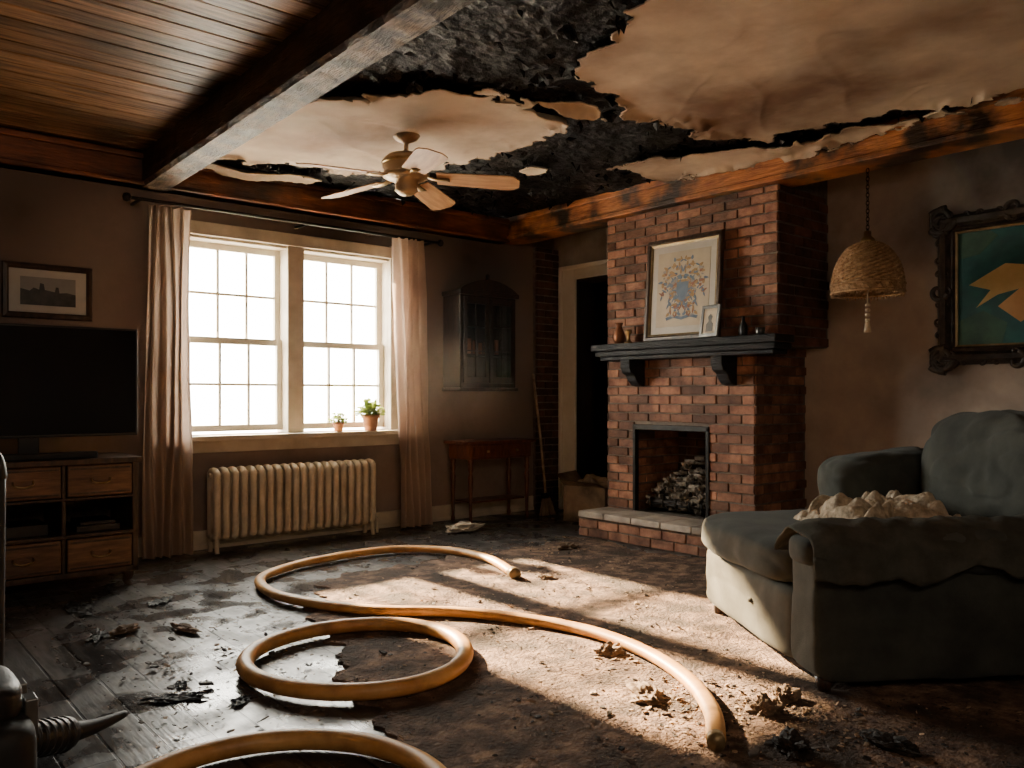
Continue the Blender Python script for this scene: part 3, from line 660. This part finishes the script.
# ------------------------------------------------------------------ ceiling fan
fn=empty('ceiling_fan',(2.67,4.10,H)); fn.scale=(1.06,1.06,1.0)
lathe('canopy',[(0,-.02),(.075,-.02),(.078,-.035),(.06,-.06),(.03,-.075),(.013,-.08),(.013,-.125),(.03,-.13),(.05,-.14),(.10,-.155),(.128,-.18),(.132,-.225),(.115,-.25),(.13,-.262),(.13,-.28),(.10,-.295),(.065,-.305),(.06,-.345),(.065,-.36),(.035,-.385),(0,-.39)],M['fanmetal'],fn,seg=40)
lathe('canopy_band',[(.133,-.19),(.137,-.2),(.133,-.21)],M['brass'],fn,seg=40)
a0=math.radians(-40.4)
for k in range(5):
    a=a0+math.radians(2+72*k); V=[];F=[]
    n=14;pitch=math.radians(-13)
    outl=[]
    for i in range(n+1):
        f=i/n; x=.17+.46*f; w=.066+.020*f
        if f>.86: w*=math.sqrt(max(0.02,1-((f-.86)/.14)**2*.8))
        outl.append((x,w))
    pts=[(x,w) for x,w in outl]+[(x,-w) for x,w in reversed(outl)]
    m=len(pts)
    for zz in (-.003,.003):
        for (x,w) in pts: V.append((x,w*math.cos(pitch),-.286+w*math.sin(pitch)+zz-(x-.17)*.06))
    F=[tuple(range(m)),tuple(range(m,2*m))]+[(i,(i+1)%m,m+(i+1)%m,m+i) for i in range(m)]
    bl=mk('blade_%d'%(k+1),V,F,M['fanblade'],fn); bl.rotation_euler=(0,0,a)
    ar=sweep('blade_arm_%d'%(k+1),[(.09,0,-.265),(.13,.0,-.284),(.17,.0,-.295),(.24,0,-.299)],lambda f:.013+.014*f,M['brass'],fn,n=4,rz=.006); ar.rotation_euler=(0,0,a)

# ------------------------------------------------------------------ pendant
pl=empty('wicker_pendant_lamp',(4.79,2.36,0))
V=[];F=[];z=2.405;k=0
while z>2.02:
    pts=[]
    for i in range(10):
        t=6.283*i/10; u=.009*math.cos(t); v=.016*math.sin(t)
        pts.append((u,0,z-.014+v) if k%2 else (0,u,z-.014+v))
    sweepVF(pts,.0028,seg=6,n=1,cyclic=True,V=V,F=F); z-=.024;k+=1
mk('chain',V,F,M['iron'],pl,smooth=True)
lathe('cap',[(0,2.03),(.02,2.03),(.022,2.0),(.04,1.985),(.045,1.95),(0,1.95)],M['brass'],pl,seg=24)
V=[];F=[];seg=72;prof=[]
for i in range(27):
    t=i/26; a=t*math.pi/2*.97; prof.append((.045+.155*math.sin(a)**.9,1.965-.25*(1-math.cos(a))**.80))
prof+= [(.202,1.69),(.199,1.665)]
for j,(r,z) in enumerate(prof):
    for i in range(seg):
        rr=r+.0055*(1 if (i//2+j)%2 else -1); t=6.283*i/seg; V.append((rr*math.cos(t),rr*math.sin(t),z))
for j in range(len(prof)-1):
    for i in range(seg): F.append((j*seg+i,j*seg+(i+1)%seg,(j+1)*seg+(i+1)%seg,(j+1)*seg+i))
o=mk('shade',V,F,M['wicker'],pl,smooth=False); s=o.modifiers.new('Solidify','SOLIDIFY'); s.thickness=.004
V=[];F=[]
for (r,z,t) in ((.202,1.665,.008),(.206,1.71,.006),(.194,1.765,.005)):
    sweepVF([(r*math.cos(6.283*i/40),r*math.sin(6.283*i/40),z) for i in range(40)],t,seg=8,n=1,cyclic=True,V=V,F=F)
for i in range(70):
    t=6.283*i/70; sweepVF([(.201*math.cos(t),.201*math.sin(t),1.662),(.201*math.cos(t),.201*math.sin(t),1.662-random.uniform(.012,.026))],.003,seg=5,n=1,V=V,F=F)
mk('rim_and_fringe',V,F,M['wicker'],pl,smooth=True)
V=[];F=[]
sweepVF([(0,0,1.96),(0,0,1.60)],.005,seg=6,n=1,V=V,F=F)
for q in range(4): 
    sweepVF([(0,0,1.60-.03*q),(0,0,1.585-.03*q)],lambda f:.014,seg=10,n=2,V=V,F=F)
for i in range(12):
    t=6.283*i/12; sweepVF([(.006*math.cos(t),.006*math.sin(t),1.50),(.018*math.cos(t),.018*math.sin(t),1.43)],.004,seg=5,n=1,V=V,F=F)
mk('tassel',V,F,M['paper'],pl,smooth=True)

# ------------------------------------------------------------------ ornate picture
op=empty('ornate_framed_painting',(XR-.003,1.74,1.70),rz=RZ)
PW,PH=.66,.70
frame_mesh('moulding',PW,PH,[(0,0),(0,.03),(.012,.045),(.03,.035),(.05,.06),(.08,.065),(.10,.04),(.11,.02),(.11,0)],M['ornate'],op)
frame_mesh('inner_slip',PW-.02,PH-.02,[(0,0),(0,.025),(.012,.032),(.012,0)],M['gilt'],op)
box('canvas',-PW/2,PW/2,-.012,-.002,-PH/2,PH/2,M['teal'],op)
V=[];F=[]
def scroll(cx,cz,a,s,fl):
    pts=[]
    for i in range(16):
        t=i/15; r=s*(1-t*.85); ang=a+fl*t*4.6; pts.append((cx+r*math.cos(ang),-.045,cz+r*math.sin(ang)))
    sweepVF(pts,lambda f:s*.32*(1-.55*f),seg=8,n=2,V=V,F=F)
hw,hh=PW/2+.075,PH/2+.075
def edge(p0,p1,nn,k):
    for i in range(nn):
        f=(i+.5)/nn; x=p0[0]+(p1[0]-p0[0])*f; z=p0[1]+(p1[1]-p0[1])*f
        a=math.atan2(p1[1]-p0[1],p1[0]-p0[0]); mid=abs(f-.5)*2
        s=.036+.020*(mid>.75)+.030*(mid<.2)+random.uniform(-.004,.004)
        nx_,nz_=math.sin(a),-math.cos(a)
        scroll(x+nx_*.020,z+nz_*.020,a+1.2,s,1 if (i%2) else -1)
        scroll(x-nx_*.03,z-nz_*.03,a-1.2,s*.6,-1 if (i%2) else 1)
edge((-hw,-hh),(hw,-hh),9,0);edge((hw,-hh),(hw,hh),9,0);edge((hw,hh),(-hw,hh),9,0);edge((-hw,hh),(-hw,-hh),9,0)
for sx in (-1,1):
    for sz in (-1,1):
        for k in range(5): scroll(sx*(hw+.0),sz*(hh+.0),k*1.25,.078,1 if k%2 else -1)
mk('carving',V,F,M['ornate'],op,smooth=True)
flat('shape_1',[(-.26,.02),(-.06,.13),(.10,.10),(.04,-.02),(-.10,-.05),(-.22,-.12),(-.14,-.02)],-.0145,M['yellow'],op)
flat('shape_2',[(.02,.12),(.12,.24),(.33,.28),(.33,.10),(.20,.02),(.10,.08)],-.0150,M['green'],op)
flat('shape_3',[(-.10,-.12),(.02,-.02),(.20,.0),(.33,-.10),(.33,-.20),(.14,-.14),(.02,-.22)],-.0140,M['orange'],op)
flat('shape_4',[(-.33,-.20),(-.18,-.14),(-.05,-.22),(-.08,-.35),(-.33,-.35)],-.0140,M['green'],op)
flat('shape_5',[(-.33,.18),(-.20,.20),(-.10,.30),(-.16,.35),(-.33,.35)],-.0140,M['green'],op)

# ------------------------------------------------------------------ armchair
ac=empty('armchair',(2.645,1.485,.009),rz=math.atan2(-.527,.85)-.035)
puff('base',.0,1.30,.17,1.22,.035,.335,M['sofa_lit'],ac,n=10,amp=.012,fs=3,cuts=24,fold=.004)
puff('seat_cushion',-.055,1.12,.19,1.24,.30,.50,M['sofa'],ac,n=4.6,amp=.022,fs=3,cuts=40,sag=.03,fold=.007)
puff('near_arm_body',.0,1.35,.0,.22,.035,.52,M['sofa'],ac,n=12,amp=.008,cuts=30,fold=.003)
puff('near_arm_roll',-.03,1.30,-.035,.25,.40,.575,M['sofa'],ac,n=3.4,amp=.014,fs=5,cuts=24)
puff('far_arm_body',.72,1.35,1.06,1.26,.045,.64,M['sofa'],ac,n=7,amp=.012,cuts=16)
puff('far_arm_roll',.64,1.35,1.0,1.33,.44,.77,M['sofa'],ac,n=3.8,amp=.024,fs=4,cuts=34,rot=(0,math.radians(-4),0),fold=.010)
puff('back_body',1.16,1.44,.0,1.26,.045,.80,M['sofa'],ac,n=6,amp=.012,cuts=18)
puff('back_roll',1.16,1.46,-.02,1.20,.62,.88,M['sofa'],ac,n=2.8,amp=.018,cuts=20)
puff('back_cushion',.96,1.25,.06,.98,.44,.975,M['sofa'],ac,n=3.0,amp=.045,fs=3.5,cuts=46,rot=(0,math.radians(15),0),seed=3,fold=.014)
for (x,y) in ((.06,.06),(1.3,.06),(.07,1.10),(1.3,1.16)):
    lathe('foot',[(0,0),(.022,0),(.034,.05),(0,.055)],M['wooddark'],ac,seg=16,loc=(x,y,0))
lathe('seat_button',[(0,-.01),(.014,-.006),(.014,.006),(0,.01)],M['sofa_lit'],ac,seg=12,loc=(-.004,.55,.2))
def drape(name,fn_,nu,nv,mat,parent,th=.006):
    V=[];F=[]
    for j in range(nv+1):
        for i in range(nu+1): V.append(fn_(i/nu,j/nv))
    for j in range(nv):
        for i in range(nu):
            a=j*(nu+1)+i;F.append((a,a+1,a+nu+2,a+nu+1))
    o=mk(name,V,F,mat,parent,smooth=True); s=o.modifiers.new('Solidify','SOLIDIFY'); s.thickness=th; s.offset=1; return o
M['arm_cover']=P('arm_cover_fabric', (.066,.066,.055), (.115,.112,.092), scale=8, rough=.95, bump=.6, bscale=120, dist=.004, soot=.6, sscale=5, slo=.48, shi=.7, scol=(.03,.028,.023), spec=.2)
def f1(u,v):
    x=-.03+u*1.2+.02*noise.noise(Vector((u*5,v*4,0)))
    t=(v-.5)*2
    w=.152+.010*noise.noise(Vector((u*14,v*5,3)))
    if abs(t)<.62:
        a=t/.62*math.pi/2; y=.107+w*math.sin(a); z=.492+.098*math.cos(a)
        if u<.06: z-=.03*(1-u/.06)
    else:
        sg=1 if t>0 else -1
        ln=(.08+.05*noise.noise(Vector((u*7,sg,1)))+.02*math.sin(u*9)) if sg<0 else .03
        y=.107+w*sg+.010*math.sin(u*46+3*noise.noise(Vector((u*6,0,0))))*sg*(abs(t)-.5)*1.5; z=.492-(abs(t)-.62)/.38*ln
    return (x,y,z+.012*noise.noise(Vector((u*20,v*10,0))))
drape('arm_cover',f1,130,36,M['arm_cover'],ac)
def f2(u,v):
    x=.36+u*.50; y=.42+v*.50
    edge_=min(u,1-u,v,1-v); 
    z=.475+.10*min(1,edge_*4)**.5*(.5+.6*u)+.10*abs(noise.noise(Vector((u*4,v*4,2))))*min(1,edge_*6)+.045*noise.noise(Vector((u*11,v*11,1)))*min(1,edge_*8)
    return (x+.05*noise.noise(Vector((u*3,v*3,7))),y+.10*noise.noise(Vector((u*3,v*4,9))),max(z,.470))
drape('crumpled_throw',f2,90,90,M['throw'],ac)

# ------------------------------------------------------------------ rug
rp=[(2.25,4.25),(3.2,4.32),(4.30,4.25),(4.32,3.0),(4.4,.8),(3.0,.55),(1.3,.7),(1.25,1.5),(1.42,2.4),(1.66,3.2),(1.95,3.8)]
pts=[]
for i in range(len(rp)):
    a=Vector((*rp[i],0)); c=Vector((*rp[(i+1)%len(rp)],0)); n=int((c-a).length/.02)
    for k in range(n):
        p=a.lerp(c,k/n); nn=Vector((c-a)).cross(Vector((0,0,1))).normalized()
        p=p+nn*(noise.noise(p*2.5)*.12+noise.noise(p*9)*.08+noise.noise(p*30)*.03); pts.append(p)
n=len(pts)
V=[(p.x,p.y,.009) for p in pts]+[(p.x,p.y,.0) for p in pts]
rug=mk('area_rug',V,[tuple(range(n)),tuple(range(2*n-1,n-1,-1))]+[(i,(i+1)%n,n+(i+1)%n,n+i) for i in range(n)],M['rug'],floor)

# ------------------------------------------------------------------ hoses
hp=[(3.073,3.612),(3.213,3.987),(3.199,4.389),(2.917,4.674),(2.408,4.672),(2.045,4.522),(1.872,4.332),(1.809,4.0),(1.889,3.666),(2.054,3.379),(2.321,3.105),(2.503,2.747),(2.562,2.432),(2.514,2.116),(2.385,1.824),(2.213,1.605),(2.042,1.466)]
h1=empty('fire_hose')
sweep('hose_run',[(x,y,.034) for x,y in hp],.030,M['hose'],h1,seg=16,rz=.024,n=10)
V=[];F=[]
sweepVF([(2.042,1.466,.036),(2.01,1.443,.036)],.027,seg=16,n=1,V=V,F=F)
sweepVF([(3.073,3.612,.036),(3.05,3.55,.036)],.032,seg=16,n=1,V=V,F=F)
mk('couplings',V,F,M['gilt'],h1,smooth=True)
V=[];F=[]
pts=[]
for i in range(48):
    t=i/48*2*math.pi; r=.420+.012*math.sin(t)+.008*math.sin(3*t)
    pts.append((1.635+r*math.cos(t),2.83+r*math.sin(t),.040))
sweepVF(pts,.033,seg=18,rz=.030,n=3,cyclic=True,V=V,F=F)
mk('fire_hose_coil',V,F,M['hose'],None,smooth=True)
pts=[]
for i in range(48):
    t=i/48*2*math.pi; r=.44+.008*math.sin(2*t)
    pts.append((.85+r*math.cos(t-2.2),1.90+r*math.sin(t-2.2),.034))
sweep('fire_hose_coil',pts,.032,M['hose'],None,seg=16,rz=.030,n=3,cyclic=True)

# ------------------------------------------------------------------ vacuum / pump tool
vc=empty('wet_dry_vacuum',(.30,2.42,0),rz=0)
puff('tank',-.28,.12,-.22,.20,.04,.28,M['dgray'],vc,n=6,amp=.0)
puff('motor_head',-.22,.10,-.16,.14,.25,.36,M['black'],vc,n=4,amp=.0)
boxes('clamps',[(.10,.13,-.1,-.04,.2,.3),(.10,.13,.04,.1,.2,.3),(-.1,.02,-.225,-.2,.1,.22)],M['lgray'],vc,bevel=.004)
V=[];F=[]
for (x,y) in ((-.2,-.16),(.06,-.16),(-.2,.14),(.06,.14)): sweepVF([(x,y-.012,.03),(x,y+.012,.03)],.03,seg=16,n=1,V=V,F=F)
mk('castors',V,F,M['black'],vc,smooth=True)
sweep('handle',[(-.15,0,.34),(-.15,0,.40),(-.05,0,.42),(.04,0,.40),(.04,0,.34)],.012,M['black'],vc,n=6)
V=[];F=[]
sweepVF([(.08,.0,.17),(.16,.06,.14),(.24,.13,.11)],.045,seg=16,n=5,V=V,F=F)
for k in range(6): sweepVF([(.12+.02*k,.03+.017*k,.155-.008*k),(.126+.02*k,.035+.017*k,.153-.008*k)],.050,seg=16,n=1,V=V,F=F)
mk('hose_port',V,F,M['black'],vc,smooth=True)
sweep('nozzle',[(.24,.13,.11),(.33,.19,.09),(.43,.26,.08)],lambda f:.032-.022*f,M['dgray'],vc,n=6)
sweep('upright_wand',[(.115,.44,.02),(.12,.45,.4),(.125,.46,.82)],.022,M['dgray'],vc,n=4)
sweep('wand_grip',[(.125,.46,.80),(.115,.46,.86),(.08,.46,.89)],.026,M['black'],vc,n=4)
puff('wand_foot',.0,.17,.36,.5,.0,.06,M['black'],vc,n=5,amp=0)

# ------------------------------------------------------------------ debris
DB=empty('charred_debris')
def chips(name,clusters,mat,smin,smax,flat_=.25):
    V=[];F=[]
    for (cx,cy,sp,n) in clusters:
        for k in range(n):
            x=random.gauss(cx,sp); y=random.gauss(cy,sp)
            if not(.75<x<4.3 and .3<y<5.35): continue
            if x<1.5 and y>4.75: continue
            dx,dy=x-2.70,y-1.46; u=dx*.85-dy*.527; w=dx*.527+dy*.85
            if -.12<u<1.5 and -.06<w<1.32: continue
            s=random.uniform(smin,smax)**1.0*(1 if random.random()<.9 else 1.7)
            m=random.randint(4,7); a=random.uniform(0,6.28); asp=random.uniform(.35,1); rot=random.uniform(0,6.28); b=len(V); th=s*flat_*random.uniform(.4,1.2)
            tlx,tly=random.gauss(0,.18),random.gauss(0,.18); ring=[]
            for q in range(m):
                t=a+q*6.283/m; r=s*random.uniform(.6,1.1); px,py=r*math.cos(t),r*asp*math.sin(t)
                ring.append((px*math.cos(rot)-py*math.sin(rot),px*math.sin(rot)+py*math.cos(rot)))
            zmin=min(px*tlx+py*tly for px,py in ring)
            for (px,py) in ring: V.append((x+px,y+py,.0095+px*tlx+py*tly-zmin))
            for (px,py) in ring: V.append((x+px*.85,y+py*.85,.0095+px*tlx+py*tly-zmin+th*random.uniform(.7,1.3)))
            F.append(tuple(b+q for q in range(m)));F.append(tuple(b+m+q for q in range(m)))
            F+=[(b+q,b+(q+1)%m,b+m+(q+1)%m,b+m+q) for q in range(m)]
    return mk(name,V,F,mat,DB)
chips('char_bits',[(2.6,2.8,1.2,1800),(1.0,2.9,.3,200),(1.1,4.0,.4,260),(1.1,4.5,.4,160),(2.3,1.4,.4,260),(2.4,1.1,.35,200),(3.9,3.9,.3,160),(3.4,4.9,.7,300),(1.8,3.6,.8,200)],M['debris'],.003,.010)
chips('char_flakes',[(2.3,1.35,.4,60),(1.0,3.2,.5,40),(1.1,4.4,.4,40),(3.2,4.8,.6,40),(2.6,2.6,.8,30)],M['debris'],.010,.020)
chips('plaster_bits',[(2.25,1.75,.15,220),(2.45,1.45,.14,240),(2.9,2.5,.9,600),(1.27,3.73,.10,14),(2.47,2.28,.10,35),(3.8,4.1,.3,160),(3.2,3.5,.35,180),(2.35,1.2,.3,100),(1.2,3.4,.6,60)],M['debris_l'],.003,.012)
def chunk(name,x,y,sx,sy,sz,mat,seed,parent=None):
    bm=bmesh.new(); bmesh.ops.create_icosphere(bm,subdivisions=4,radius=1)
    for v in bm.verts:
        p=v.co.copy(); d=1+.6*noise.noise(p*1.6+Vector((seed,0,0)))+.3*noise.noise(p*5+Vector((0,seed,0)))
        v.co=Vector((p.x*sx*d,p.y*sy*d,max(0,(p.z*.7+.35)*sz*d)))
    me=bpy.data.meshes.new(name);bm.to_mesh(me);bm.free();me.materials.append(mat)
    o=link(bpy.data.objects.new(name,me),parent); o.location=(x,y,.009); o.rotation_euler=(0,0,seed); return o
for i,(x,y,a,b_,c,m) in enumerate([(2.20,1.87,.09,.05,.03,'debris_l'),(2.40,1.52,.06,.04,.04,'debris_l'),(2.18,1.30,.06,.04,.045,'debris'),(2.46,2.28,.06,.04,.03,'debris_l'),(2.435,1.13,.08,.04,.03,'debris'),(1.06,3.88,.06,.04,.025,'debris_l'),(1.27,3.73,.09,.025,.018,'debris_l'),(3.95,4.05,.09,.05,.03,'debris_l'),(3.2,3.45,.05,.04,.02,'debris_l'),(2.55,1.55,.05,.04,.035,'debris_l')]):
    chunk('chunk_%d'%(i+1),x,y,a,b_,c,M[m],i*1.7+1,DB)
V=[];F=[]
for (cx,cy,s) in ((.97,2.92,.10),(1.12,2.75,.06),(1.0,4.45,.14),(1.35,4.35,.09),(1.02,3.05,.05),(.95,3.9,.09)):
    n=18;b=len(V);sd=random.random()*50;rt=random.random()*6
    for j in range(n+1):
        for i in range(n+1):
            u,v=(i/n-.5)*2,(j/n-.5)*2; rr=1+.9*noise.noise(Vector((math.atan2(v,u)*1.6,sd,0)))
            mm=max(abs(u),abs(v)); ll=math.hypot(u,v) or 1; uu,vv=u/ll*mm*rr*s,v/ll*mm*rr*s*.4
            V.append((cx+uu*math.cos(rt)-vv*math.sin(rt),cy+uu*math.sin(rt)+vv*math.cos(rt),.003+.014*abs(noise.noise(Vector((u*2.2,v*2.2,sd))))+.008*mm*abs(noise.noise(Vector((u*6,v*6,sd))))))
    for j in range(n):
        for i in range(n):
            a=b+j*(n+1)+i;F.append((a,a+1,a+n+2,a+n+1))
mk('burnt_sheet_scraps',V,F,M['char'],DB,smooth=True)
chunk('crumpled_paper',3.86,5.12,.15,.10,.05,M['white'],3.3)

# ------------------------------------------------------------------ outside ground
box('ground_outside',-30,40,YW+T+.5,60,-.6,-.5,M['ground'])

# ------------------------------------------------------------------ smoke haze hanging in the air by the window
hz=bpy.data.materials.new('smoke_haze'); hz.use_nodes=True; nt=hz.node_tree; nt.nodes.clear(); L=nt.links.new
o_=nt.nodes.new('ShaderNodeOutputMaterial'); vs=nt.nodes.new('ShaderNodeVolumeScatter'); vs.inputs['Anisotropy'].default_value=.3; vs.inputs['Color'].default_value=(1,.97,.92,1)
tc=nt.nodes.new('ShaderNodeTexCoord'); vl=nt.nodes.new('ShaderNodeVectorMath'); vl.operation='LENGTH'; L(tc.outputs['Object'],vl.inputs[0])
mr=nt.nodes.new('ShaderNodeMapRange'); mr.interpolation_type='SMOOTHSTEP'; mr.inputs['From Min'].default_value=.05; mr.inputs['From Max'].default_value=1; mr.inputs['To Min'].default_value=.011; mr.inputs['To Max'].default_value=0
L(vl.outputs['Value'],mr.inputs['Value']); L(mr.outputs[0],vs.inputs['Density']); L(vs.outputs[0],o_.inputs['Volume'])
bm=bmesh.new(); bmesh.ops.create_icosphere(bm,subdivisions=4,radius=1); me=bpy.data.meshes.new('smoke_haze'); bm.to_mesh(me); bm.free(); me.materials.append(hz)
ho=link(bpy.data.objects.new('smoke_haze',me)); ho.location=(2.75,4.35,1.42); ho.scale=(1.40,1.02,.80)

# ------------------------------------------------------------------ lights
w=bpy.data.worlds.new('World'); S.world=w; w.use_nodes=True
bg=w.node_tree.nodes['Background']; bg.inputs[0].default_value=(1,.94,.84,1); bg.inputs[1].default_value=40.0
def area(name,loc,direction,sx,sy,power,col,portal=False):
    l=bpy.data.lights.new(name,'AREA'); l.shape='RECTANGLE'; l.size=sx; l.size_y=sy; l.energy=power; l.color=col
    if portal: l.cycles.is_portal=True
    o=bpy.data.objects.new(name,l); o.location=loc; o.rotation_euler=Vector(direction).to_track_quat('-Z','Y').to_euler(); link(o); return o
area('window_portal',((WX0+WX1)/2,YW+T+.02,(WZ0+WZ1)/2),(0,-1,0),1.7,1.45,1,(1,1,1),True)
sun=bpy.data.lights.new('sun','SUN'); sun.energy=125; sun.color=(1,.71,.42); sun.angle=math.radians(1.8)
so=bpy.data.objects.new('sun',sun); so.rotation_euler=Vector((.0,-1,-.485)).to_track_quat('-Z','Y').to_euler(); so.location=(2.7,9,5); link(so)
area('room_fill',(.3,-.9,2.3),(.25,1,.12),2.2,.8,26,(1,.80,.60))

# ------------------------------------------------------------------ camera
cam=bpy.data.cameras.new('camera'); cam.lens=28.93; cam.sensor_width=36; cam.shift_y=12/1024; cam.clip_start=.05
co=bpy.data.objects.new('camera',cam); co.location=(0,0,1.05); co.rotation_euler=(math.pi/2,0,math.radians(-40.4)); link(co)
S.camera=co
